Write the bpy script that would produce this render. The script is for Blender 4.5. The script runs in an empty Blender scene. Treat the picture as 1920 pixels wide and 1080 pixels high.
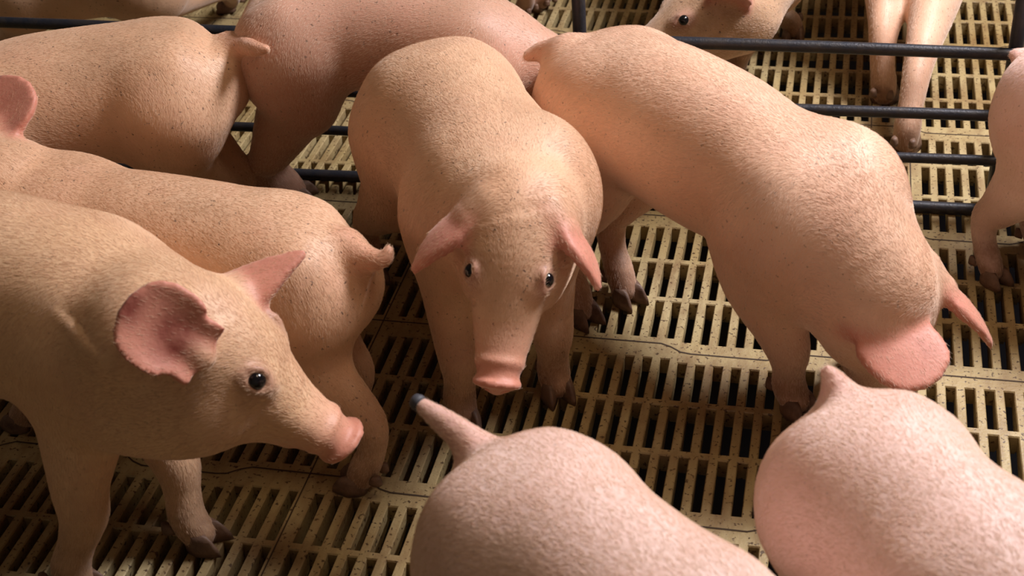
import bpy, math, random
import numpy as np
from mathutils import Vector, Matrix

# ------------------------------------------------------------------ camera, light, exposure
sc = bpy.context.scene
C = sc.collection
S = 0.022                                        # pitch of the floor slats in metres
FPX = 2624.0
PITCH, YAW, ROLL = math.radians(35.5), math.radians(15.0), math.radians(-4.5)
CAM = np.array([0.209, -1.5686, 1.089])

def cam_axes():
    cp, sp = math.cos(PITCH), math.sin(PITCH)
    f = np.array([0, cp, -sp]); u = np.array([0, sp, cp]); r = np.array([1., 0, 0])
    cr, sr = math.cos(ROLL), math.sin(ROLL)
    r, u = cr * r + sr * u, -sr * r + cr * u
    cy, sy = math.cos(YAW), math.sin(YAW)
    Z = np.array([[cy, -sy, 0], [sy, cy, 0], [0, 0, 1]])
    return Z @ r, Z @ u, Z @ f
RX, UY, FZ = cam_axes()
cam = bpy.data.cameras.new('camera'); camo = bpy.data.objects.new('camera', cam); C.objects.link(camo)
camo.matrix_world = Matrix([[RX[i], UY[i], -FZ[i], CAM[i]] for i in range(3)] + [[0, 0, 0, 1]])
cam.sensor_width = 36; cam.lens = FPX / 1920 * 36
cam.clip_start = 0.02
cam.dof.use_dof = True; cam.dof.focus_distance = 1.75; cam.dof.aperture_fstop = 9.0
sc.camera = camo

def at(px, py, z=0.0):
    """the point of the pen at height z that the camera sees at a pixel of the 1920x1080 photo"""
    d = RX * (px - 960) / FPX - UY * (py - 540) / FPX + FZ
    return CAM + d * (z - CAM[2]) / d[2]

def imv(dx, dy, dz=0.0):
    d = RX * dx - UY * dy + FZ * dz
    return d / np.linalg.norm(d)
def aim(o, px, py, L, near=True):
    """the point at distance L from o on the sight line through a pixel"""
    d = RX * (px - 960) / FPX - UY * (py - 540) / FPX + FZ; d = d / np.linalg.norm(d)
    q = o - CAM; b = q @ d; c = q @ q - L * L; D = b * b - c
    if D < 0: print('aim: closest', math.sqrt(q @ q - b * b)); return CAM + d * b
    return CAM + d * (b - math.sqrt(D) if near else b + math.sqrt(D))

sc.view_settings.view_transform = 'Standard'; sc.view_settings.look = 'None'
sc.view_settings.gamma = 1; sc.view_settings.use_curve_mapping = False
sc.view_settings.exposure = 0.0

w = bpy.data.worlds.new('barn_air'); sc.world = w; w.use_nodes = True
bg = w.node_tree.nodes['Background']; bg.inputs[0].default_value = (1.0, 0.66, 0.40, 1); bg.inputs[1].default_value = 0.08

def area(name, loc, target, size, power, col):
    l = bpy.data.lights.new(name, 'AREA'); l.shape = 'RECTANGLE'; l.size, l.size_y = size
    l.energy = power; l.color = col
    o = bpy.data.objects.new(name, l); C.objects.link(o); o.location = loc
    o.rotation_euler = (Vector(target) - Vector(loc)).to_track_quat('-Z', 'Y').to_euler()
    return o
area('window_daylight', (1.08, 0.52, 1.88), (0.2, -0.35, 0.2), (0.7, 0.5), 82, (0.97, 0.94, 1.0))
area('fill_light', (0.7, -0.35, 2.5), (0.3, -0.4, 0.2), (0.9, 0.6), 12, (1.0, 0.78, 0.56))  # weak warm fill added from above, not a fitting of the barn

# ------------------------------------------------------------------ helpers
def link_mesh(name, verts, faces, mats=(), parent=None, smooth=True, mat_idx=None):
    me = bpy.data.meshes.new(name)
    verts = np.asarray(verts, dtype=np.float32)
    faces = [tuple(int(i) for i in f) for f in faces] if not isinstance(faces, np.ndarray) else faces
    if isinstance(faces, np.ndarray):
        n = len(faces); k = faces.shape[1]
        me.vertices.add(len(verts)); me.vertices.foreach_set('co', verts.ravel())
        me.loops.add(n * k); me.loops.foreach_set('vertex_index', faces.ravel().astype(np.int32))
        me.polygons.add(n); me.polygons.foreach_set('loop_start', np.arange(0, n * k, k, dtype=np.int32))
        me.update(calc_edges=True)
    else:
        me.from_pydata(verts.tolist(), [], faces); me.update()
    for m in mats: me.materials.append(m)
    me.polygons.foreach_set('use_smooth', np.full(len(me.polygons), smooth))
    if mat_idx is not None: me.polygons.foreach_set('material_index', np.asarray(mat_idx, dtype=np.int32))
    o = bpy.data.objects.new(name, me); C.objects.link(o)
    if parent: o.parent = parent
    return o

def tag(o, label=None, cat=None, group=None, kind=None):
    for k, v in (('label', label), ('category', cat), ('group', group), ('kind', kind)):
        if v: o[k] = v
    return o

def vattr(me, name, arr):
    a = me.attributes.new(name, 'FLOAT', 'POINT'); a.data.foreach_set('value', np.asarray(arr, dtype=np.float32))

class NT:
    def __init__(s, name):
        s.m = bpy.data.materials.new(name); s.m.use_nodes = True; s.t = s.m.node_tree; s.n = s.t.nodes
        s.b = s.n['Principled BSDF']
    def add(s, typ, **kw):
        n = s.n.new(typ)
        for k, v in kw.items(): setattr(n, k, v)
        return n
    def link(s, a, b): s.t.links.new(a, b)
    def noise(s, scale, detail=3, rough=.55, vec=None, obj=True):
        n = s.add('ShaderNodeTexNoise'); n.inputs['Scale'].default_value = scale
        n.inputs['Detail'].default_value = detail; n.inputs['Roughness'].default_value = rough
        if vec is not None: s.link(vec, n.inputs['Vector'])
        return n.outputs['Fac']
    def coord(s):
        if not hasattr(s, '_c'): s._c = s.add('ShaderNodeTexCoord').outputs['Object']
        return s._c
    def ramp(s, fac, stops):
        r = s.add('ShaderNodeValToRGB'); e = r.color_ramp.elements
        while len(e) < len(stops): e.new(.5)
        for el, (p, c) in zip(e, stops):
            el.position = p; el.color = (c, c, c, 1) if isinstance(c, (int, float)) else (*c, 1)
        s.link(fac, r.inputs['Fac']); return r.outputs['Color']
    def mix(s, fac, a, b, mode='MIX'):
        m = s.add('ShaderNodeMix', data_type='RGBA', blend_type=mode)
        for sock, v in ((m.inputs['Factor'], fac), (m.inputs['A'], a), (m.inputs['B'], b)):
            if isinstance(v, (int, float)): sock.default_value = v
            elif isinstance(v, tuple): sock.default_value = (*v, 1)
            else: s.link(v, sock)
        return m.outputs['Result']
    def math(s, op, a, b=0.0):
        m = s.add('ShaderNodeMath', operation=op)
        for sock, v in ((m.inputs[0], a), (m.inputs[1], b)):
            if isinstance(v, (int, float)): sock.default_value = v
            else: s.link(v, sock)
        return m.outputs[0]
    def attr(s, name):
        return s.add('ShaderNodeAttribute', attribute_name=name).outputs['Fac']
    def bump(s, h, strength, dist):
        b = s.add('ShaderNodeBump'); b.inputs['Strength'].default_value = strength; b.inputs['Distance'].default_value = dist
        s.link(h, b.inputs['Height']); s.link(b.outputs['Normal'], s.b.inputs['Normal'])

# ------------------------------------------------------------------ materials
def mat_floor():
    t = NT('cream_plastic_slats'); c = t.coord()
    base = t.mix(t.ramp(t.noise(5, 4, .6, c), [(.3, 0.), (.7, 1.)]), (.31, .21, .075), (.48, .385, .20))
    mp = t.add('ShaderNodeMapping'); mp.inputs['Scale'].default_value = (60, 16, 30); t.link(c, mp.inputs['Vector'])
    base = t.mix(t.ramp(t.noise(1.0, 4, .6, mp.outputs[0]), [(.45, 0.), (.72, .6)]), base, (.17, .085, .03))
    base = t.mix(t.ramp(t.noise(190, 2, .5, c), [(.60, 0.), (.66, .9)]), base, (.06, .03, .012))
    base = t.mix(t.ramp(t.noise(11, 3, .6, c), [(.46, 0.), (.75, .65)]), base, (.17, .085, .03))
    t.link(base, t.b.inputs['Base Color']); t.b.inputs['Roughness'].default_value = .5
    t.bump(t.noise(240, 3, .6, c), .35, .002)
    return t.m
def mat_plain(name, col, rough=.6, nscale=0, col2=None, metal=0, bump=0):
    t = NT(name)
    if nscale:
        t.link(t.mix(t.ramp(t.noise(nscale, 4, .6, t.coord()), [(.35, 0.), (.7, 1.)]), col, col2), t.b.inputs['Base Color'])
    else: t.b.inputs['Base Color'].default_value = (*col, 1)
    t.b.inputs['Roughness'].default_value = rough; t.b.inputs['Metallic'].default_value = metal
    if bump: t.bump(t.noise(nscale * 4, 3, .6, t.coord()), bump, .002)
    return t.m
def mat_skin(name, base, base2, ear=(.57, .21, .145), snout=(.54, .19, .13), dirt=.5):
    t = NT(name); c = t.coord()
    col = t.mix(t.ramp(t.noise(9, 4, .6, c), [(.3, 0.), (.7, 1.)]), base, base2)
    # pinker skin showing through the coat in patches
    col = t.mix(t.ramp(t.noise(14, 3, .6, c), [(.5, 0.), (.8, .35)]), col, (.56, .27, .19))
    mp = t.add('ShaderNodeMapping'); mp.inputs['Scale'].default_value = (1, 1, 1); mp.inputs['Location'].default_value = (3, 1, 7)
    t.link(c, mp.inputs['Vector'])
    dn = t.ramp(t.noise(6, 5, .7, mp.outputs[0]), [(.47, 0.), (.74, dirt * 1.15)])
    col = t.mix(dn, col, (.30, .17, .085))
    sp = t.ramp(t.noise(230, 2, .5, mp.outputs[0]), [(.66, 0.), (.72, min(1., dirt * 1.8))])
    col = t.mix(sp, col, (.12, .06, .035))
    col = t.mix(t.math('MULTIPLY', t.attr('snout'), .85), col, snout)
    ec = t.mix(t.ramp(t.noise(38, 4, .65, c), [(.45, 0.), (.75, .55)]), ear, (.36, .09, .06))
    col = t.mix(t.math('MULTIPLY', t.attr('ear'), .9), col, ec)
    col = t.mix(t.math('MULTIPLY', t.attr('lid'), .6), col, (.30, .11, .085))
    col = t.mix(t.math('MULTIPLY', t.attr('dark_spot'), t.ramp(t.noise(60, 3, .6, c), [(.3, .7), (.6, 1.)])), col, (.20, .030, .016))  # dark red spots: painted ear canal shade, red skin marks, dirt
    ft = t.math('MULTIPLY', t.attr('mud'), t.ramp(t.noise(26, 4, .7, c), [(.25, .35), (.6, 1.)]))
    col = t.mix(ft, col, (.19, .085, .04))
    t.link(col, t.b.inputs['Base Color']); t.b.inputs['Roughness'].default_value = .55
    t.b.inputs['Sheen Weight'].default_value = .25; t.b.inputs['Sheen Roughness'].default_value = .5
    t.b.inputs['Sheen Tint'].default_value = (1, .9, .8, 1)
    t.b.inputs['Subsurface Weight'].default_value = .12; t.b.inputs['Subsurface Radius'].default_value = (1, .35, .2)
    t.b.inputs['Subsurface Scale'].default_value = .008
    t.bump(t.noise(260, 3, .6, c), .25, .0015)
    return t.m
M_FLOOR = mat_floor()
M_PIT = mat_plain('slurry', (.006, .006, .010), .35)
M_GAP = mat_plain('dirty_gap', (.05, .028, .012), .8)
M_RAIL = mat_plain('dark_painted_steel', (.020, .024, .036), .45, 60, (.045, .040, .040), .3, .3)
M_EYE = mat_plain('dark_eye', (.006, .005, .006), .06)
M_HOOF = mat_plain('dirty_hoof', (.20, .115, .07), .6, 60, (.09, .045, .028), 0, .3)
M_TAG = mat_plain('healed_dark_tip', (.05, .05, .06), .6)
def mat_hair(name, col):
    t = NT(name); t.b.inputs['Base Color'].default_value = (*col, 1); t.b.inputs['Roughness'].default_value = .45
    return t.m
M_HAIR = mat_hair('pale_bristles', (.82, .62, .47)); M_HAIRB = mat_hair('golden_bristles', (.78, .55, .37))

# ------------------------------------------------------------------ slatted floor
QP, PP = 3.96, 13.33
SLOT = 3.50; XP = 27.43
def wave(u):                                   # the interlocking edge of the panels steps in and out
    f = (u + 0.2) % 13.7 / 13.7
    return np.interp(f, [0, .12, .2, .56, .64, 1], [0, 0, 1, 1, 0, 0]) * .34
def build_floor():
    V, F = [], []; MI = []
    def quad(a, b, c, d, m=0):
        n = len(V); V.extend((a, b, c, d)); F.append((n, n + 1, n + 2, n + 3)); MI.append(m)
    top, dp = 0.0, -.034
    ch = .05
    G = []
    for k in range(-9, 6):                      # panel rows, far to near
        shift = 0.0 if k in (0, 1, 2) else {-1: 3.1, -2: .5, -3: .5 - 8, -4: 4, 3: 6}.get(k, (k * 7.3) % XP)
        y_lo, y_hi = -(k * PP + 2 * QP) - (PP - 2 * QP - SLOT) / 2, -(k * PP) + SLOT + (PP - 2 * QP - SLOT) / 2
        for pc in range(-4, 5):
            x0 = 12.05 - XP + pc * XP + shift - .0      # left joint of the panel
            if x0 > 75 or x0 + XP < -75: continue
            n = 27
            xs0 = x0 + .72
            for r in range(3):
                yb = -(k * PP + r * QP); yt = yb + SLOT
                ya = y_lo if r == 2 else yb - (QP - SLOT) / 2
                yz = y_hi if r == 0 else yt + (QP - SLOT) / 2
                for i in range(n):
                    a = xs0 + i; b = a + .50
                    l = x0 if i == 0 else a - .25; R = x0 + XP if i == n - 1 else b + .25
                    wv = wave(a)
                    b_ = yb - (wv if r == 2 else 0) + (.0); t_ = yt - (wv if r == 0 else 0)
                    P = lambda x, y, z: (x * S, y * S, z)
                    o = [P(l, ya, 0), P(R, ya, 0), P(R, yz, 0), P(l, yz, 0)]
                    m_ = [P(a - ch, b_ - ch, 0), P(b + ch, b_ - ch, 0), P(b + ch, t_ + ch, 0), P(a - ch, t_ + ch, 0)]
                    h = [P(a, b_, -.0016), P(b, b_, -.0016), P(b, t_, -.0016), P(a, t_, -.0016)]
                    d = [P(a - .04, b_ - .03, dp), P(b + .04, b_ - .03, dp), P(b + .04, t_ + .03, -.024), P(a - .04, t_ + .03, -.024)]
                    n0 = len(V); V.extend(o + m_ + h + d)
                    for lay in (0, 4, 8):
                        for e in range(4):
                            f = (e + 1) % 4
                            F.append((n0 + lay + e, n0 + lay + f, n0 + lay + 4 + f, n0 + lay + 4 + e)); MI.append(0)
            # joint groove between neighbouring panels
            if x0 > -75:
                quad((x0 * S - .0009, y_lo * S, .0004), (x0 * S + .0009, y_lo * S, .0004), (x0 * S + .0009, y_hi * S, .0004), (x0 * S - .0009, y_hi * S, .0004), 1)
        # wavy seam between panel rows
        ym = y_lo
        us = np.arange(-75, 75, .6)
        ys = ym - (wave(us) - .17) * 2.2
        for j in range(len(us) - 1):
            g = .0011
            quad((us[j] * S, ys[j] * S - g, .0005), (us[j + 1] * S, ys[j + 1] * S - g, .0005),
                 (us[j + 1] * S, ys[j + 1] * S + g, .0005), (us[j] * S, ys[j] * S + g, .0005), 1)
    o = link_mesh('floor', V, np.array(F), (M_FLOOR, M_GAP), None, False, MI)
    tag(o, 'cream slatted plastic floor of the pen', kind='structure')
    p = link_mesh('floor_pit', [(-3, -3, -.5), (3, -3, -.5), (3, 4, -.5), (-3, 4, -.5)], [(0, 1, 2, 3)], (M_PIT,), None, False)
    tag(p, 'dark slurry pit below the slats', kind='structure')
build_floor()

M_WALL = mat_plain('grey_barn_board', (.30, .26, .20), .8, 3, (.22, .18, .13))
for nm, a, b in (('wall_back', (-3, 4), (3, 4)), ('wall_front', (3, -3), (-3, -3)), ('wall_left', (-3, -3), (-3, 4)), ('wall_right', (3, 4), (3, -3))):
    d = np.array([b[1] - a[1], a[0] - b[0]], float); d = d / np.linalg.norm(d) * -.08
    q = [a, b, (b[0] + d[0], b[1] + d[1]), (a[0] + d[0], a[1] + d[1])]
    V = [(x, y, -.5) for x, y in q] + [(x, y, 2.7) for x, y in q]
    tag(link_mesh(nm, V, [(0, 1, 5, 4), (1, 2, 6, 5), (2, 3, 7, 6), (3, 0, 4, 7), (4, 5, 6, 7), (0, 3, 2, 1)], (M_WALL,), None, False), 'grey boarded barn wall', kind='structure')
# ------------------------------------------------------------------ fence
def tube(points, r, seg=16, caps=True):
    pts = [Vector(p) for p in points]; V, F = [], []
    up = Vector((0, 0, 1))
    for i, p in enumerate(pts):
        t = (pts[min(i + 1, len(pts) - 1)] - pts[max(i - 1, 0)]).normalized()
        s = t.cross(up if abs(t.z) < .9 else Vector((0, 1, 0))).normalized(); u = s.cross(t)
        rr = r[i] if isinstance(r, (list, tuple)) else r
        for k in range(seg):
            a = 2 * math.pi * k / seg; V.append(p + s * (math.cos(a) * rr) + u * (math.sin(a) * rr))
    for i in range(len(pts) - 1):
        for k in range(seg):
            F.append((i * seg + k, i * seg + (k + 1) % seg, (i + 1) * seg + (k + 1) % seg, (i + 1) * seg + k))
    if caps: F.append(tuple(range(seg))[::-1]); F.append(tuple((len(pts) - 1) * seg + k for k in range(seg)))
    return [tuple(v) for v in V], F
FY = 0.16
fence = bpy.data.objects.new('pen_fence', None); C.objects.link(fence); fence.location = (0.35, FY, 0); fence.rotation_euler = (0, 0, .016)
tag(fence, 'low dark steel rail fence crossing the slatted floor behind the pigs', 'fence')
rng = random.Random(4)
for z, r in ((.0092, .0088), (.086, .0072), (.153, .0078), (.246, .0082), (.36, .008), (.46, .008)):
    pts = [(-1.95 + .1 * i, 0, z + .002 * math.sin(i * .55 + z * 20)) for i in range(34)]
    v, f = tube(pts, r); link_mesh('rail', v, f, (M_RAIL,), fence)
for x in (-1.80, -.481, .090, 1.25):
    v, f = tube([(x, 0.012, 0), (x, 0.012, .25), (x, 0.012, .56)], .0095)
    link_mesh('post', v, f, (M_RAIL,), fence)

# ------------------------------------------------------------------ distance-field modelling of the animals
def nrm(v):
    v = np.asarray(v, float); return v / (np.linalg.norm(v) + 1e-12)
def catmull(P, n):
    P = np.asarray(P, float)
    if len(P) == 2: return P[0] + (P[1] - P[0]) * np.linspace(0, 1, n)[:, None]
    Q = np.vstack([2 * P[0] - P[1], P, 2 * P[-1] - P[-2]]); out = []
    m = len(P) - 1
    for t in np.linspace(0, m, n):
        i = min(int(t), m - 1); u = t - i
        a, b, c, d = Q[i:i + 4]
        out.append(.5 * (2 * b + (c - a) * u + (2 * a - 5 * b + 4 * c - d) * u * u + (3 * b - a - 3 * c + d) * u ** 3))
    return np.array(out)

class Sweep:
    """ellipse swept along a curve; rows x,y,z,a(half width),bu(up),bd(down)"""
    def __init__(s, rows, k=.02, up=(0, 0, 1), n=None, op='u', tag=None, exact=False, e=None, flow=-1):
        s.exact = exact
        rows = np.array([list(r) + [r[3]] * (6 - len(r)) for r in rows], float)
        n = n or max(2, 1 + 6 * (len(rows) - 1)) if len(rows) > 2 else 2
        R = catmull(rows, n); s.P = R[:, :3]; s.R = R[:, 3:6]; s.k = k; s.op = op; s.tag = tag; s.e = e; s.flow = flow
        s.up = np.array(up, float); rm = s.R.max() * 1.0
        s.lo = s.P.min(0) - rm; s.hi = s.P.max(0) + rm
    def local(s, X):
        best = np.full(len(X), 1e9); C0 = np.zeros((len(X), 3)); RR = np.zeros((len(X), 3)); TT = np.zeros((len(X), 3))
        for i in range(len(s.P) - 1):
            a, b = s.P[i], s.P[i + 1]; ab = b - a; L = ab @ ab
            t = np.clip(((X - a) @ ab) / L, 0, 1); c = a + t[:, None] * ab
            d = ((X - c) ** 2).sum(1); m = d < best - 1e-12
            best[m] = d[m]; C0[m] = c[m]; RR[m] = (s.R[i] + t[:, None] * (s.R[i + 1] - s.R[i]))[m]
            TT[m] = ab / math.sqrt(L)
        return C0, RR, TT
    def __call__(s, X):
        if s.exact:
            D = np.full(len(X), 1e3)
            for i in range(len(s.P) - 1):
                a, b = s.P[i], s.P[i + 1]; ab = b - a; L = ab @ ab
                t = np.clip(((X - a) @ ab) / L, 0, 1)[:, None]
                D = np.minimum(D, s.dist(X, a + t * ab, s.R[i] + t * (s.R[i + 1] - s.R[i]), np.repeat((ab / math.sqrt(L))[None], len(X), 0)))
            return D
        return s.dist(X, *s.local(X))
    def dist(s, X, c, R, T):
        d = X - c
        Sd = np.cross(T, s.up); Sd /= np.linalg.norm(Sd, axis=1)[:, None] + 1e-9
        N = np.cross(Sd, T)
        u = (d * Sd).sum(1); v = (d * N).sum(1); w_ = (d * T).sum(1)
        a = R[:, 0]; b = np.where(v > 0, R[:, 1], R[:, 2]); e = (np.minimum(a, b) if s.e is None else s.e)
        k0 = np.sqrt((u / a) ** 2 + (v / b) ** 2 + (w_ / e) ** 2) + 1e-9
        k1 = np.sqrt((u / a ** 2) ** 2 + (v / b ** 2) ** 2 + (w_ / e ** 2) ** 2) + 1e-6
        return np.where(k0 < .3, -(1 - k0) * np.minimum(a, b), k0 * (k0 - 1) / k1)
    def dirs(s, X):
        return s.local(X)[2] * s.flow

class Blob:
    def __init__(s, c, r, frame=None, k=.02, op='u', tag=None, flow=None):
        s.c = np.array(c, float); s.r = np.array(r, float); s.k = k; s.op = op; s.tag = tag
        s.f = np.eye(3) if frame is None else np.array(frame, float)
        rm = s.r.max(); s.lo = s.c - rm; s.hi = s.c + rm; s.fl = None if flow is None else nrm(flow)
    def __call__(s, X):
        q = (X - s.c) @ s.f.T
        k0 = np.sqrt(((q / s.r) ** 2).sum(1)) + 1e-9; k1 = np.sqrt(((q / s.r ** 2) ** 2).sum(1)) + 1e-6
        return np.where(k0 < .3, -(1 - k0) * s.r.min(), k0 * (k0 - 1) / k1)
    def dirs(s, X): return None if s.fl is None else np.repeat(s.fl[None], len(X), 0)

class Ear:
    """curved leaf: base point, L to the tip, N out of the hollow side"""
    def __init__(s, base, L, N, length, width, cup=9.0, bend=0.0, th=.0042, k=.008, fold=0.0, prof=None, tag='ear'):
        s.b = np.array(base, float); s.L = nrm(L); s.W = nrm(np.cross(N, s.L)); s.N = np.cross(s.L, s.W)
        s.len = length; s.w = width; s.cup = cup; s.bend = bend; s.th = th; s.k = k; s.op = 'u'; s.tag = tag; s.prof = prof or [.62, .82, 1.0, .86, .56, .30, .07]
        R = length + width; s.lo = s.b - R; s.hi = s.b + R; s.fl = s.L
    def __call__(s, X):
        q = X - s.b; x = q @ s.L; t = q @ s.W; n = q @ s.N
        u = np.clip(x / s.len, -.2, 1.0)
        uc = np.clip(u, 0, 1)
        prof = np.interp(uc, [0, .12, .35, .6, .8, .92, 1.0], s.prof)
        wv = s.w * prof
        n0 = s.cup * (1.25 - uc) * t * t + s.bend * uc * uc * s.len
        th = s.th * (1.35 - .6 * uc)
        dn = (np.abs(n - n0) / np.sqrt(1 + (2 * s.cup * (1.25 - uc) * t) ** 2)) - th
        dt = (np.abs(t) - wv) * .75
        dx = np.maximum(x - s.len, -x - .02)
        d1 = np.maximum(dn, 0); d2 = np.maximum(dt, 0); d3 = np.maximum(dx, 0)
        return np.sqrt(d1 ** 2 + d2 ** 2 + d3 ** 2) + np.minimum(np.maximum(np.maximum(dn, dt), dx), 0) - .0012
    def dirs(s, X): return np.repeat(s.fl[None], len(X), 0)

def field(prims, X):
    D = np.full(len(X), 1.0)
    for p in prims:
        pad = .03 + p.k
        m = ((X > p.lo - pad) & (X < p.hi + pad)).all(1)
        if not m.any(): continue
        d = p(X[m]); a = D[m]; k = p.k
        if p.op == 'u':
            h = np.maximum(k - np.abs(a - d), 0) / k
            D[m] = np.minimum(a, d) - h * h * k * .25
        else:
            h = np.maximum(k - np.abs(a + d), 0) / k
            D[m] = np.maximum(a, -d) + h * h * k * .25
    return D

def surface(prims, h):
    U = [p for p in prims if p.op == 'u']
    lo = np.min([p.lo for p in U], 0) - 3 * h; hi = np.max([p.hi for p in U], 0) + 3 * h
    B = 5
    nb = np.ceil((hi - lo) / (h * B)).astype(int) + 1
    n = nb * B + 1
    ctr = np.stack(np.meshgrid(*[np.arange(k) for k in nb], indexing='ij'), -1).reshape(-1, 3)
    cd = field(prims, lo + (ctr + .5) * (B * h))
    near = np.abs(cd) < B * h * 1.35 + .004
    D = np.full(n, 1.0, np.float32)
    ins = np.zeros(nb, bool); ins[tuple(ctr.T)] = cd < 0
    big = np.repeat(np.repeat(np.repeat(ins, B, 0), B, 1), B, 2)
    D[:n[0] - 1, :n[1] - 1, :n[2] - 1][big] = -1.0
    mask = np.zeros(n, bool); nc = ctr[near]
    for i in range(B + 1):
        for j in range(B + 1):
            for k in range(B + 1):
                mask[nc[:, 0] * B + i, nc[:, 1] * B + j, nc[:, 2] * B + k] = True
    idx = np.argwhere(mask); vals = np.empty(len(idx), np.float32)
    for s0 in range(0, len(idx), 200000):
        vals[s0:s0 + 200000] = field(prims, lo + idx[s0:s0 + 200000] * h)
    D[tuple(idx.T)] = vals
    # naive surface nets over cells of fully evaluated blocks
    cm = np.zeros(n - 1, bool)
    nm = np.zeros(nb, bool); nm[tuple(nc.T)] = True
    cm[:nb[0] * B, :nb[1] * B, :nb[2] * B] = np.repeat(np.repeat(np.repeat(nm, B, 0), B, 1), B, 2)
    neg = D < 0
    cnt = np.zeros(n - 1, np.int8)
    for i in (0, 1):
        for j in (0, 1):
            for k in (0, 1):
                cnt += neg[i:n[0] - 1 + i, j:n[1] - 1 + j, k:n[2] - 1 + k]
    cells = np.argwhere((cnt > 0) & (cnt < 8) & cm)
    vid = np.full(n - 1, -1, np.int32); vid[tuple(cells.T)] = np.arange(len(cells))
    acc = np.zeros((len(cells), 3)); num = np.zeros(len(cells))
    corners = [(i, j, k) for i in (0, 1) for j in (0, 1) for k in (0, 1)]
    for a in corners:
        for ax in range(3):
            if a[ax]: continue
            b = list(a); b[ax] = 1
            da = D[tuple((cells + a).T)]; db = D[tuple((cells + b).T)]
            m = (da < 0) != (db < 0)
            t = da[m] / (da[m] - db[m])
            p = np.repeat(np.array(a, float)[None], m.sum(), 0); p[:, ax] = t
            acc[m] += p; num[m] += 1
    V = lo + (cells + acc / num[:, None]) * h
    Fs = []
    for ax in range(3):
        o1, o2 = [(1, 2), (2, 0), (0, 1)][ax]
        sl = [slice(1, n[i] - 1) for i in range(3)]; sl[ax] = slice(0, n[ax] - 1)
        s2 = list(sl); s2[ax] = slice(1, n[ax])
        A = neg[tuple(sl)]; Bn = neg[tuple(s2)]
        e = np.argwhere(A != Bn)
        fl = A[tuple(e.T)]
        off = np.array([1, 1, 1]); off[ax] = 0; e = e + off
        q = []
        for d1, d2 in ((1, 1), (0, 1), (0, 0), (1, 0)):
            c = e.copy(); c[:, o1] -= d1; c[:, o2] -= d2; q.append(vid[tuple(c.T)])
        q = np.stack(q, 1)
        ok = (q >= 0).all(1); q = q[ok]; fl = fl[ok]
        q[~fl] = q[~fl][:, ::-1]; Fs.append(q)
    F = np.vstack(Fs)
    # light smoothing
    for it in range(2):
        a_ = np.zeros_like(V); c_ = np.zeros(len(V))
        for i in range(4):
            x, y = F[:, i], F[:, (i + 1) % 4]
            for ax in range(3): a_[:, ax] += np.bincount(x, V[y, ax], len(V)) + np.bincount(y, V[x, ax], len(V))
            c_ += np.bincount(x, minlength=len(V)) + np.bincount(y, minlength=len(V))
        V = V * .5 + .5 * a_ / np.maximum(c_, 1)[:, None]
    return V, F

def grad(prims, X, e=.002):
    g = np.stack([field(prims, X + d) - field(prims, X - d) for d in np.eye(3) * e], 1)
    return g / (np.linalg.norm(g, axis=1)[:, None] + 1e-9)

def march(prims, start, d, maxd=.3):
    d = nrm(d); t = 0.0; p = np.array(start, float)
    for _ in range(400):
        if field(prims, p[None])[0] < 0: break
        p = p + d * .0008; t += .0008
        if t > maxd: break
    return p

# ------------------------------------------------------------------ the pig
PROFILE = np.array([  # s, half width, up, down
    [0.00, .046, .052, .060], [.07, .078, .080, .085], [.20, .098, .096, .096], [.38, .098, .102, .100],
    [.56, .100, .106, .108], [.74, .096, .104, .112], [.88, .078, .088, .096], [1.0, .064, .068, .076]])
def leg_prims(kind, root, foot, fwd, g=1.0, lift=0.0, knee=None, mud=.09):
    """root: where the leg leaves the trunk; foot: ground point; fwd: the way the pig faces"""
    root = np.array(root, float); foot = np.array(foot, float); f = nrm([fwd[0], fwd[1], 0]); up = np.array([0, 0, 1.])
    P = lambda t, df, z: np.array([*(foot[:2] + (root[:2] - foot[:2]) * t), foot[2] + z]) + f * df
    zr = root[2]
    if kind == 'hind':
        rows = [(*P(1, .005, zr - .01), .055 * g, .070 * g, .068 * g), (*P(.86, .018 * g, zr * .74), .047 * g, .062 * g, .062 * g), (*P(.66, .004 * g, zr * .60), .037 * g, .050 * g, .048 * g),
                (*P(.42, -.020 * g, .118 * g), .0255 * g, .033 * g, .031 * g), (*P(.28, -.032 * g, .092 * g), .0200 * g, .025 * g, .025 * g),
                (*P(.15, -.024 * g, .060 * g), .0180 * g), (*P(.05, -.006 * g, .036 * g), .0195 * g), (*P(0, .006, .016), .0180 * g)]
    else:
        rows = [(*P(1, .0, zr), .056 * g, .060 * g, .060 * g), (*P(.85, -.012 * g, zr * .72), .043 * g, .050 * g, .050 * g),
                (*P(.5, -.002 * g, .125 * g), .031 * g), (*P(.33, .008 * g, .092 * g), .0255 * g),
                (*P(.18, .004 * g, .060 * g), .0195 * g), (*P(.06, .0, .034 * g), .0205 * g), (*P(0, .008, .016), .0190 * g)]
    side = np.cross([0, 0, 1], f)
    return Sweep(rows, k=.03, up=f, flow=1)

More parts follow.
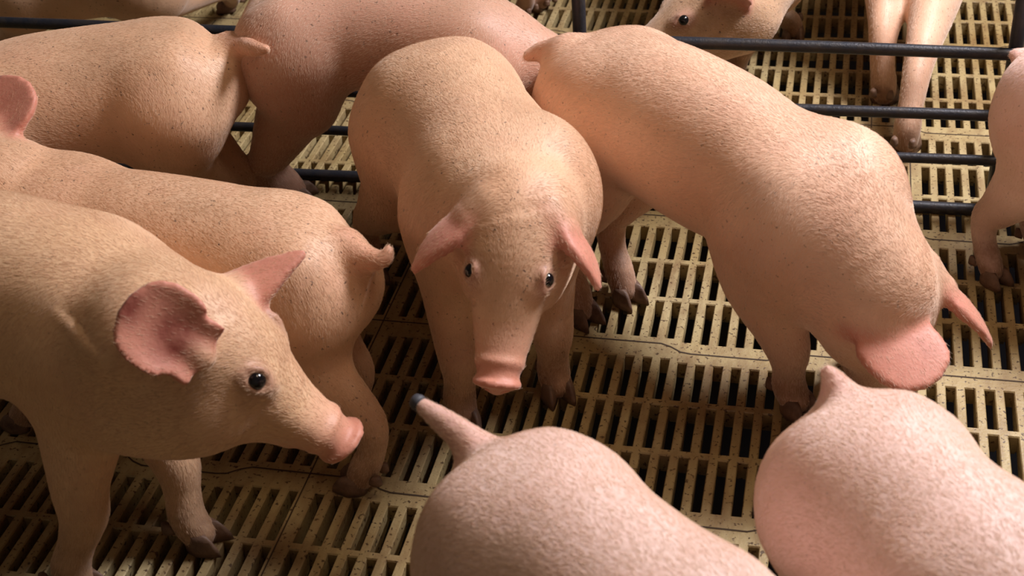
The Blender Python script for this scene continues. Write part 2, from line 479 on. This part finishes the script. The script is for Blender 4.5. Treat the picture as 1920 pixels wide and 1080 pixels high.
def hoof_mesh(foot, fwd, parent, g=1.0):
    """two pointed claws and two dew claws"""
    f = nrm([fwd[0], fwd[1], 0]); s = np.array([-f[1], f[0], 0]); V, F = [], []
    def claw(c, L, W, H, tw):
        ff = nrm(f + s * tw); ss = np.array([-ff[1], ff[0], 0]); n0 = len(V); seg = 12; rings = []
        for zz, sc_, sh in ((0, 1, 0), (.35, .97, -.04), (.75, .80, -.14), (1, .62, -.22), (1.0, .0, -.22)):
            for k in range(seg):
                a = 2 * math.pi * k / seg; x = math.cos(a); y = math.sin(a)
                x = x * (1.0 if x < 0 else 1.15 - .15 * abs(y)); y = y * (1 - .45 * max(x, 0))
                V.append(tuple(c + ff * (x * L * sc_ + sh * L) + ss * (y * W * sc_) + np.array([0, 0, H * zz])))
        for r in range(4):
            for k in range(seg):
                F.append((n0 + r * seg + k, n0 + r * seg + (k + 1) % seg, n0 + (r + 1) * seg + (k + 1) % seg, n0 + (r + 1) * seg + k))
        F.append(tuple(n0 + k for k in range(seg))[::-1])
    ft = np.array(foot, float)
    for sg in (-1, 1):
        claw(ft + f * .017 * g + s * sg * .0115 * g + [0, 0, .001], .021 * g, .0105 * g, .024 * g, sg * .12)
        claw(ft - f * .020 * g + s * sg * .013 * g + [0, 0, .022 * g], .008 * g, .006 * g, .012 * g, sg * .2)
    return link_mesh('hoof', V, F, (M_HOOF,), parent)

def face(o, px, py, g=1.0, near=True, up=(0, 0, 1)):
    """head axis for which the snout disc lies on the sight line through a pixel"""
    d = nrm(aim(o, px, py, .1625 * g, near) - o); u = nrm(np.array(up, float) - d * (np.array(up, float) @ d))
    return d * .9724 + u * .2334
def head_prims(o, fwd, up, g, ears):
    f = nrm(fwd); up = np.array(up, float); u = nrm(up - f * (up @ f)); l = np.cross(u, f)
    W = lambda x, y, z: np.array(o) + (f * x + l * y + u * z) * g
    Fr = np.array([f, l, u]); pr = []
    row = lambda x, z, a, bu, bd, y=0: (*W(x, y, z), a * g, bu * g, bd * g)
    pr.append(Sweep([row(-.055, -.005, .056, .046, .064), row(-.015, .004, .058, .047, .064), row(.025, .006, .053, .042, .060),
                     row(.062, -.008, .044, .033, .048), row(.098, -.022, .0355, .024, .036), row(.130, -.032, .0285, .021, .026),
                     row(.150, -.037, .0238, .020, .0215)], k=.03, up=u, flow=-1))
    for sg in (-1, 1):
        pr.append(Blob(W(.005, sg * .036, -.030), np.array([.055, .028, .036]) * g, Fr, k=.02 * g, flow=-f))      # jowl
        pr.append(Blob(W(.048, sg * .033, .016), np.array([.022, .013, .011]) * g, Fr, k=.014 * g, flow=-f))      # brow
    pr.append(Sweep([row(.0, -.046, .036, .02, .028), row(.06, -.052, .026, .018, .018), row(.112, -.056, .016, .011, .0105)], k=.010 * g, up=u, flow=-1))   # jaw
    # skin folds over the nose, then the disc
    pr.append(Sweep([(*W(.134, 0, -.032), .0292 * g, .0235 * g, .026 * g), (*W(.1355, 0, -.0325), .0292 * g, .0235 * g, .026 * g)], k=.006 * g, up=u, e=.006 * g, flow=-1))
    pr.append(Sweep([(*W(.1545, 0, -.0375), .0290 * g, .0262 * g, .0225 * g), (*W(.159, 0, -.0398), .0288 * g, .0268 * g, .0215 * g)], k=.0045 * g, up=u, e=.0034 * g, flow=-1, tag='snout'))
    for sg in (-1, 1):
        c = W(.166, sg * .0105, -.040); pr.append(Blob(c, np.array([.010, .0042, .0058]) * g, Fr, k=.003, op='s'))
    # mouth slit
    for sg in (-1, 1):
        pr.append(Sweep([(*W(.060, sg * .041, -.040), .0025), (*W(.085, sg * .034, -.046), .0034), (*W(.118, sg * .0245, -.049), .0034), (*W(.14, sg * .014, -.0515), .003)], k=.004, op='s'))
    eyes = []
    for sg in (-1, 1):
        st = W(.054, sg * .09, .042); p = march(pr, st, -l * sg + f * -.1 + u * -.38)
        n = grad(pr, p[None])[0]; e1 = nrm(f - n * (f @ n)); e2 = np.cross(n, e1)
        if e2 @ u < 0: e2 = -e2
        r = .0092 * g; c = p - n * r * .30; eyes.append((c, n, r))
        pr.append(Sweep([(*(c + e1 * q[0] * r + e2 * q[1] * r + n * q[2] * r), q[3] * r) for q in ((-1.5, -.1, .1, .28), (-.9, .80, .42, .34), (0, 1.12, .50, .40), (.9, .70, .35, .34), (1.7, -.35, .0, .25))], k=.004, up=n, tag='lid', flow=-1))
        pr.append(Sweep([(*(c + e1 * q[0] * r + e2 * q[1] * r + n * q[2] * r), q[3] * r) for q in ((-1.5, -.1, .1, .25), (-.8, -.85, .3, .30), (0, -1.05, .35, .33), (.9, -.8, .25, .30), (1.7, -.35, .0, .25))], k=.004, up=n, tag='lid', flow=-1))
    for sg, E in zip((1, -1), ears):
        if E is None: continue
        b = W(-.022, sg * .041, .034)
        if 'base' in E: b = W(E['base'][0], sg * E['base'][1], E['base'][2])
        L = E['L']; N = E['N']
        if not E.get('world'):
            L = f * L[0] + l * sg * L[1] + u * L[2]; N = f * N[0] + l * sg * N[1] + u * N[2]
        L = nrm(L); N = nrm(np.array(N) - L * (np.array(N) @ L))
        q = E.get('root', 1.0); pr.append(Sweep([(*(b - L * .012 * g), .021 * g * q), (*(b + L * .014 * g), .017 * g * q, .012 * g * q, .012 * g * q)], k=.016 * g, up=N, flow=1)); BASES.append((b, sg))
        pr.append(Ear(b + L * .006 * g, L, N, E.get('len', .088) * g, E.get('w', .036) * g, cup=E.get('cup', 9), bend=E.get('bend', 0), prof=E.get('prof')))
    return pr, eyes, (f, l, u)

PIGS = []; BASES = []; FIELDS = []
def pig(label, path, dark_spots=(), head=None, legs=(), tail=None, g=1.0, mat=None, hair=1.0, h=.0045, group=None, extra=(), hair_mat=None, n_hair=9000, tip=False, foldk=.018, prof=None):
    """path: centre line of the trunk from rump to the base of the skull, world points"""
    K = np.array(path, float); cur = catmull(K, 40)
    seg = np.r_[0, np.cumsum(np.linalg.norm(np.diff(cur, axis=0), axis=1))]; seg /= seg[-1]
    PF = PROFILE.copy()
    if prof: PF[:, 1:] *= np.interp(PF[:, 0], np.linspace(0, 1, len(prof)), prof)[:, None]
    rows = []
    for s_ in (0, .07, .14, .22, .32, .44, .56, .66, .76, .86, .94, 1.0):
        p = [np.interp(s_, seg, cur[:, i]) for i in range(3)]; rows.append((*p, *[g * np.interp(s_, PF[:, 0], PF[:, i]) for i in (1, 2, 3)]))
    pr = [Sweep(rows, k=.02, flow=-1, n=34)]
    feet = []
    pos = lambda s_: np.array([np.interp(s_, seg, cur[:, i]) for i in range(3)])
    for L in legs:
        s_ = L.get('s', .16 if L['k'] == 'hind' else .80); c = pos(s_); t = pos(min(s_ + .05, 1)) - pos(s_ - .05); t = nrm([t[0], t[1], 0])
        sd = np.array([-t[1], t[0], 0]) * L['side']          # +1: the pig's left
        root = c + sd * L.get('out', .046) * g + np.array([0, 0, -.012 * g])
        if 'root' in L: root = np.array(L['root'])
        fw = L.get('fwd', t)
        if L['k'] == 'hind':
            pr.append(Blob(c + sd * .05 * g - t * .004 + np.array([0, 0, -.018]) * g, np.array([.066, .046, .084]) * g, [t, [-t[1], t[0], 0], [0, 0, 1]], k=.045, flow=(-t[0] * .4, -t[1] * .4, -1)))
        else:
            pr.append(Blob(c + sd * .052 * g + np.array([0, 0, -.012]) * g, np.array([.052, .036, .080]) * g, [t, [-t[1], t[0], 0], [0, 0, 1]], k=.055, flow=(-t[0] * .4, -t[1] * .4, -1)))
        lp = leg_prims(L['k'], root, L['foot'], fw, g); pr.append(lp); feet.append((L['foot'], fw))
    root_e = bpy.data.objects.new('pig', None); C.objects.link(root_e)
    base = pos(.5); root_e.location = (base[0], base[1], 0)
    tag(root_e, label, 'pig', group)
    off = np.array([base[0], base[1], 0])
    eyes = []
    if head:
        hp, eyes, fr = head_prims(head['o'], head['fwd'], head.get('up', (0, 0, 1)), g * head.get('g', 1.0), head['ears'])
        # neck joins trunk and skull
        b = np.array(head['o']) - fr[0] * .03 * g
        hg = g * head.get('g', 1.0); pr.append(Sweep([(*pos(.80), .066 * g, .066 * g, .080 * g), (*((pos(.97) + b) / 2), .063 * hg, .060 * hg, .076 * hg), (*b, .056 * hg, .050 * hg, .064 * hg)], k=.06, flow=-1, exact=True, n=9))
        pr += hp
    if tail is not None:
        tr = np.linspace(.019, .0075, len(tail)) * g; tr[0] = .021 * g
        pr.append(Sweep([(*p, r) for p, r in zip(tail, tr)], k=.026, tag='tail', flow=1))
    pr += list(extra)
    V, F = surface(pr, h)
    body = link_mesh('body', V - off, F, (mat,), root_e)
    def near(tg, soft):
        d = np.full(len(V), 1.0)
        for p in pr:
            if p.tag == tg and p.op == 'u':
                m = ((V > p.lo - .03) & (V < p.hi + .03)).all(1)
                if m.any(): d[m] = np.minimum(d[m], p(V[m]))
        return np.clip(1 - d / soft, 0, 1) ** 1.2
    zf = V[:, 2]
    mud = np.clip((.15 - zf) / .13, 0, 1) * .9
    sn = near('snout', .075) if eyes else np.zeros(len(V))
    ea = near('ear', .012) if eyes else np.zeros(len(V))
    for e in extra:
        if getattr(e, 'tag', '') == 'ear': ea = np.maximum(ea, near('ear', .012))
    st = np.zeros(len(V))
    EA = [p for p in pr if isinstance(p, Ear)]
    for q, r in dark_spots:
        if len(q) == 2: q = EA[q[0]].b + EA[q[0]].L * q[1] + EA[q[0]].N * .004
        st = np.maximum(st, np.exp(-(((V - np.array(q)) ** 2).sum(1)) / r ** 2))
    vattr(body.data, 'dark_spot', np.clip(st * 1.4, 0, 1))
    tl = near('tail', .012) if tail is not None else np.zeros(len(V))
    vattr(body.data, 'mud', mud); vattr(body.data, 'snout', np.maximum(sn, tl * .45)); vattr(body.data, 'ear', ea); vattr(body.data, 'lid', near('lid', .013) if eyes else np.zeros(len(V)))
    for c, n, r in eyes:
        ev, ef = [], []
        for i in range(9):
            for j in range(16):
                th = math.pi * i / 8; ph = 2 * math.pi * j / 16
                ev.append(c - off + r * np.array([math.sin(th) * math.cos(ph), math.sin(th) * math.sin(ph), math.cos(th)]))
        for i in range(8):
            for j in range(16): ef.append((i * 16 + j, (i + 1) * 16 + j, (i + 1) * 16 + (j + 1) % 16, i * 16 + (j + 1) % 16))
        link_mesh('eye', ev, ef, (M_EYE,), root_e)
    for ft, fw in feet: hoof_mesh(np.array(ft) - off, fw, root_e, g)
    if tip:
        a, b = np.array(tail[-2]), np.array(tail[-1]); d = nrm(b - a)
        v, f = tube([b - d * .001 - off, b + d * .003 - off, b + d * .0075 - off, b + d * .0095 - off], [.0075 * g, .0082 * g, .0065 * g, .002], 14)
        tag(link_mesh('tail_tip', v, f, (M_TAG,), root_e), 'dark scabbed tip')
    # coat of short bristles
    if n_hair and FUR:
        rs = np.random.default_rng(len(PIGS) + 3)
        tri = np.vstack([F[:, [0, 1, 2]], F[:, [0, 2, 3]]])
        A, B_, C_ = V[tri[:, 0]], V[tri[:, 1]], V[tri[:, 2]]
        ar = np.linalg.norm(np.cross(B_ - A, C_ - A), axis=1)
        cen = (A + B_ + C_) / 3
        nn = np.cross(B_ - A, C_ - A); vis = ((CAM - cen) * nn).sum(1)
        dens = ar * np.where(cen[:, 2] < .05, .3, 1) * (1 - .96 * np.sqrt(sn[tri[:, 0]])) * (1 - .9 * np.clip(st[tri[:, 0]] * 2, 0, 1)) * (1 - .8 * ea[tri[:, 0]]) * np.where(vis > 0, 1, .25)
        n = int(2.2 * n_hair * ar.sum() / 2 / .35)
        pick = rs.choice(len(tri), n, p=dens / dens.sum())
        r1, r2 = rs.random(n), rs.random(n); s1 = np.sqrt(r1)
        P0 = A[pick] * (1 - s1)[:, None] + B_[pick] * (s1 * (1 - r2))[:, None] + C_[pick] * (s1 * r2)[:, None]
        N0 = nn[pick] / (np.linalg.norm(nn[pick], axis=1)[:, None] + 1e-12)
        FL = np.zeros_like(P0); WS = np.zeros(n)
        for p in pr:
            if p.op != 'u': continue
            m = ((P0 > p.lo - .02) & (P0 < p.hi + .02)).all(1)
            if not m.any(): continue
            dr = p.dirs(P0[m])
            if dr is None: continue
            wgt = np.exp(-np.maximum(p(P0[m]), -.01) / .008) ; FL[m] += dr * wgt[:, None]; WS[m] += wgt
        FL = FL / np.maximum(WS, 1e-9)[:, None] + np.array([0, 0, -.45])
        FL += rs.normal(0, .12, FL.shape)
        FL -= N0 * (FL * N0).sum(1)[:, None]; FL /= np.linalg.norm(FL, axis=1)[:, None] + 1e-9
        Lh = rs.uniform(.55, 1.25, n) * .0064 * hair * g
        pts = np.empty((n, 4, 3), np.float32)
        for j, t in enumerate((0, .33, .67, 1)):
            pts[:, j] = P0 + Lh[:, None] * (FL * (t * .93) + N0 * (.30 * t - .19 * t * t)) - N0 * .0003 - off
        hc = bpy.data.hair_curves.new('coat'); hc.add_curves([4] * n)
        hc.attributes['position'].data.foreach_set('vector', pts.ravel()) if 'position' in hc.attributes else None
        ra = hc.attributes.new('radius', 'FLOAT', 'POINT')
        ra.data.foreach_set('value', np.tile(np.array([.00009, .00008, .00006, .00002], np.float32), n))
        hc.materials.append(hair_mat or M_HAIR)
        ho = bpy.data.objects.new('coat', hc); C.objects.link(ho); ho.parent = root_e
        tag(ho, 'short pale bristly coat', kind='stuff')
    PIGS.append(root_e); FIELDS.append((label, pr, V))
    return root_e
FUR = True
HQ = 1.0

SK_TAN = mat_skin('skin_tan', (.64, .36, .205), (.72, .46, .29))
SK_WARM = mat_skin('skin_warm', (.72, .41, .255), (.80, .52, .36), dirt=.35)
SK_PINK = mat_skin('skin_pink', (.76, .50, .42), (.84, .62, .55), dirt=.2)
SK_GOLD = mat_skin('skin_gold', (.70, .43, .235), (.78, .52, .32), dirt=.22)
SK_SPOT = mat_skin('skin_spotted', (.62, .38, .22), (.70, .46, .29), dirt=1.0)
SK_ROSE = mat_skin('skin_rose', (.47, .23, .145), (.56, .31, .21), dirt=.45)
G = lambda x, y: np.array([*at(x, y, 0)[:2], 0.0])

# middle pig, walking to the camera
RND = [.75, .95, 1.0, .98, .84, .62, .25]
o = at(966, 462, .300)
UPA = nrm(np.array([0, 0, 1.]) + RX * .12)
pig('tan pig in the middle walking toward the camera, head lowered, both ears drooping',
    [at(790, 167, .288), at(845, 235, .282), at(900, 320, .272), at(945, 385, .275), at(960, 425, .285)],
    head=dict(o=o, g=.9, fwd=imv(-36, 235, -110), up=UPA, ears=[
        dict(world=1, base=(-.024, .046, .030), L=imv(95, 85, -25), N=imv(-.5, .9, .3), len=.082, w=.027, cup=10, bend=.35),
        dict(world=1, base=(-.024, .046, .030), L=imv(-120, 62, -15), N=imv(.3, .8, .6), len=.092, w=.026, cup=10, bend=.35)]),
    legs=[dict(k='hind', side=-1, foot=G(695, 515), out=.06), dict(k='hind', side=1, foot=G(805, 500)),
          dict(k='fore', side=-1, foot=G(865, 785), out=.06), dict(k='fore', side=1, foot=G(1040, 730))],
    group='pigs in the pen', mat=SK_TAN, g=.965, extra=[Blob(at(1030, 345, .29), (.036, .045, .05), k=.05, flow=(0, .5, -1))], h=.0032 * HQ, n_hair=42000, hair_mat=M_HAIRB)

# right of the middle, nose on the floor
o = at(1660, 585, .165)
pig('large pink pig right of the middle, head down to the floor, broad ear flap',
    [at(1075, 155, .26), at(1190, 200, .275), at(1330, 275, .275), at(1465, 355, .265), at(1560, 440, .245), at(1620, 525, .21)],
    head=dict(o=o, fwd=face(o, 1640, 765, .95, False, (.8, -.5, .1)), up=(.8, -.5, .1), g=.95, ears=[
        dict(world=1, base=(-.026, .044, .038), root=1.2, L=imv(130, 78, -10), N=imv(-.5, .9, .5), len=.094, w=.026, cup=8, bend=.35),
        dict(world=1, base=(-.032, .052, .026), L=imv(85, 110, -70), N=imv(-.3, -.1, 1), len=.088, w=.044, cup=3, prof=RND)]),
    legs=[dict(k='hind', side=1, foot=G(1165, 555)), dict(k='hind', side=-1, foot=G(1085, 592)),
          dict(k='fore', side=-1, foot=G(1480, 760), out=.055), dict(k='fore', side=1, foot=G(1600, 700))],
    tail=[at(1060, 98, .325), at(1035, 95, .32), at(1010, 97, .315), at(990, 105, .31)],
    group='pigs in the pen', mat=SK_WARM, g=.98, prof=[.88, .90, .95, .97, .90, .80, .80, .8], extra=[Blob(at(1606, 345, .285), (.036, .038, .038), k=.055, flow=(0, .5, -1))], dark_spots=[(at(1500, 680, .05), .03), (at(1505, 590, .12), .02)], h=.0038 * HQ, n_hair=40000)  # dark spots: dirt on the knee, and one higher up the leg

# front left, head in profile
o = at(380, 648, .29)
pig('golden pig at the lower left in profile, upright pink ears, dark eye in view',
    [(-.97, -.60, .29), (-.83, -.575, .298), (-.70, -.562, .300), (-.565, -.563, .288), (-.445, -.574, .268)],
    head=dict(o=o, g=1.06, fwd=face(o, 640, 826, 1.06, False), up=(0, 0, 1), ears=[
        dict(world=1, base=(.002, .046, .024), L=imv(120, -70, 30), N=imv(.2, .5, 1), len=.078, w=.026, cup=14, prof=[1, .95, .8, .55, .33, .2, .07]),
        dict(world=1, root=.6, base=(-.018, .066, .046), L=imv(-80, -62, -40), N=imv(.4, 0, -1), len=.060, w=.037, cup=6, prof=RND)]),
    legs=[dict(k='fore', side=-1, foot=G(140, 1110), s=.93, out=.042), dict(k='fore', side=1, foot=G(365, 1015), s=.9)],
    group='pigs in the pen', mat=SK_GOLD, g=1.0, dark_spots=[((1, .012), .020), ((1, .062), .014), ((1, .066), .010), (aim(o, 498, 830, .13), .009)], extra=[Blob(at(300, 770, .225), (.075, .045, .045), k=.05, flow=(-1, 0, 0))], h=.0034 * HQ, n_hair=42000, hair_mat=M_HAIRB)  # ear canal's shade put into skin colour, plus dark red tip and mouth corner

# behind it, head out of the frame
o = at(-60, 330, .29)
pig('tan pig behind the lower left pig, short pink tail, one red ear showing',
    [at(650, 530, .215), at(560, 518, .22), at(400, 490, .218), at(220, 466, .215), at(80, 428, .228), at(0, 395, .24)],
    head=dict(o=o, fwd=imv(-1, -.1, .4), up=(0, 0, 1), ears=[
        dict(world=1, L=imv(.2, -1, .5), N=imv(-.2, -.1, -1), len=.07, w=.03),
        dict(world=1, base=(-.022, .04, .04), L=imv(.65, -1, 0), N=imv(-.3, -.1, -1), len=.078, w=.04, cup=5, prof=RND)]),
    legs=[dict(k='hind', side=1, foot=G(688, 915), s=.10), dict(k='hind', side=-1, foot=G(655, 800)), dict(k='fore', side=1, foot=G(60, 800)), dict(k='fore', side=-1, foot=G(90, 720))],
    tail=[at(648, 462, .262), at(675, 478, .262), at(702, 487, .264), at(722, 483, .268), at(728, 470, .275)],
    group='pigs in the pen', mat=SK_TAN, g=.9, h=.0042 * HQ, n_hair=38000, hair_mat=M_HAIRB)

# top left
pig('tan pig at the upper left, belly shaded, short straight tail',
    [at(412, 145, .268), at(300, 160, .262), at(180, 180, .255), at(60, 205, .25), at(-60, 240, .245), at(-180, 280, .24)],
    legs=[dict(k='hind', side=1, foot=G(395, 420), out=.062, s=.13), dict(k='hind', side=-1, foot=G(450, 410)), dict(k='fore', side=1, foot=G(-20, 480))],
    tail=[at(436, 86, .30), at(460, 86, .315), at(480, 92, .325), at(500, 92, .33)],
    group='pigs in the pen', mat=SK_TAN, g=.90, h=.005 * HQ, n_hair=30000, hair_mat=M_HAIRB)

# top, behind the middle pig
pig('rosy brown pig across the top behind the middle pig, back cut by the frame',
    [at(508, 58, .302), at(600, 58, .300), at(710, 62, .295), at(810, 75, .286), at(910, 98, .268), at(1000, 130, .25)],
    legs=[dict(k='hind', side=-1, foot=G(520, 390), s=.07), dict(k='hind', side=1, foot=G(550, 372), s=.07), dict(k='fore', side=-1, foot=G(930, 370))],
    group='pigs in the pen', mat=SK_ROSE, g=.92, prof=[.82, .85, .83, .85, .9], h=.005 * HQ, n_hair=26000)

# bottom centre
pig('pale pink pig at the bottom centre seen from behind, tail with a dark tip raised',
    [at(925, 965, .255), at(985, 1005, .265), at(1095, 1105, .265), at(1240, 1240, .26), at(1420, 1380, .26)],
    head=dict(o=at(1545, 1500, .25), fwd=(.74, -.6, -.3), ears=[dict(L=(-.1, .6, .8), N=(.8, .5, -.2), len=.085, w=.036), dict(L=(-.1, .6, .8), N=(.8, .5, -.2), len=.085, w=.036)]),
    legs=[dict(k='hind', side=1, foot=G(880, 1280)), dict(k='hind', side=-1, foot=G(1000, 1240)), dict(k='fore', side=1, foot=at(1330, 1330, .25) * (1, 1, 0) + (.04, .03, 0)), dict(k='fore', side=-1, foot=at(1330, 1330, .25) * (1, 1, 0) + (-.02, -.04, 0))],
    tail=[at(915, 865, .30), at(872, 822, .318), at(825, 785, .326), at(788, 758, .33)],
    group='pigs in the pen', mat=SK_PINK, g=.92, h=.0042 * HQ, n_hair=46000, tip=True)

# bottom right
pig('pale pink pig at the lower right seen from behind, stubby raised tail',
    [at(1570, 860, .25), at(1615, 900, .255), at(1695, 990, .255), at(1805, 1105, .255), at(1940, 1240, .255)],
    head=dict(o=at(2040, 1340, .245), fwd=(.6, -.72, -.3), ears=[dict(L=(-.1, .6, .8), N=(.8, .5, -.2), len=.085, w=.036), dict(L=(-.1, .6, .8), N=(.8, .5, -.2), len=.085, w=.036)]),
    legs=[dict(k='hind', side=1, foot=G(1500, 1180), out=.06), dict(k='hind', side=-1, foot=G(1620, 1120)), dict(k='fore', side=1, foot=at(1870, 1170, .25) * (1, 1, 0) + (.04, .03, 0)), dict(k='fore', side=-1, foot=at(1870, 1170, .25) * (1, 1, 0) + (-.03, -.03, 0))],
    tail=[at(1585, 760, .30), at(1563, 715, .32), at(1552, 695, .328)],
    group='pigs in the pen', mat=SK_PINK, g=.86, h=.0042 * HQ, n_hair=44000)

# right edge
pig('pink pig cut by the right edge of the frame, one hind leg stretched back',
    [at(1960, 175, .24), at(2010, 190, .25), at(2130, 220, .25), at(2330, 260, .25)],
    legs=[dict(k='hind', side=-1, foot=G(1850, 522)), dict(k='hind', side=1, foot=G(1935, 470))],
    tail=[at(1945, 120, .275), at(1920, 108, .28), at(1900, 100, .285)],
    group='pigs in the pen', mat=SK_PINK, g=.85, h=.005 * HQ, n_hair=16000)

# behind the fence
o = at(1328, 28, .20)
pig('spotted pig behind the fence at the top, head lowered, one eye above the rail',
    [at(1330, -330, .24), at(1370, -250, .24), at(1410, -150, .24), at(1410, -60, .23), at(1375, -10, .22)],
    head=dict(o=o, fwd=face(o, 1150, 115, .9), up=(0, 0, 1), ears=[
        dict(world=1, base=(-.03, .04, .045), L=imv(-.1, .1, -1), N=imv(-.2, .9, .2), len=.06, w=.036),
        dict(world=1, L=imv(-.1, .8, 0), N=imv(-1, 0, .5), len=.05, w=.036)]),
    legs=[dict(k='fore', side=1, foot=G(1375, 150)), dict(k='fore', side=-1, foot=G(1487, 65))],
    group='pigs behind the fence', mat=SK_SPOT, g=.9, h=.005 * HQ, n_hair=12000)
pig('pig behind the fence at the upper right, only its two hind legs in view',
    [at(1715, -140, .25), at(1720, -170, .26), at(1760, -260, .26), at(1800, -360, .26)],
    legs=[dict(k='hind', side=1, foot=G(1655, 195)), dict(k='hind', side=-1, foot=G(1695, 285))],
    group='pigs behind the fence', mat=SK_WARM, g=1.05, h=.005 * HQ, n_hair=8000)
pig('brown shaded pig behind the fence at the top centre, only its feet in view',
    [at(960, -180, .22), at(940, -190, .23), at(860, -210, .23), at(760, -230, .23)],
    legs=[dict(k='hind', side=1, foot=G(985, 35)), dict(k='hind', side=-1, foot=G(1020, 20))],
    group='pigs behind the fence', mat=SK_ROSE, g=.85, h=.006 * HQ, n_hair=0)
pig('pig behind the fence at the top left corner, lower flank and one foot in view',
    [at(330, -75, .22), at(270, -70, .23), at(130, -65, .23), at(-40, -60, .23)],
    legs=[dict(k='hind', side=1, foot=G(440, 18)), dict(k='fore', side=1, foot=G(30, 130)), dict(k='hind', side=-1, foot=G(330, 30))],
    group='pigs behind the fence', mat=SK_TAN, g=.85, h=.006 * HQ, n_hair=0)
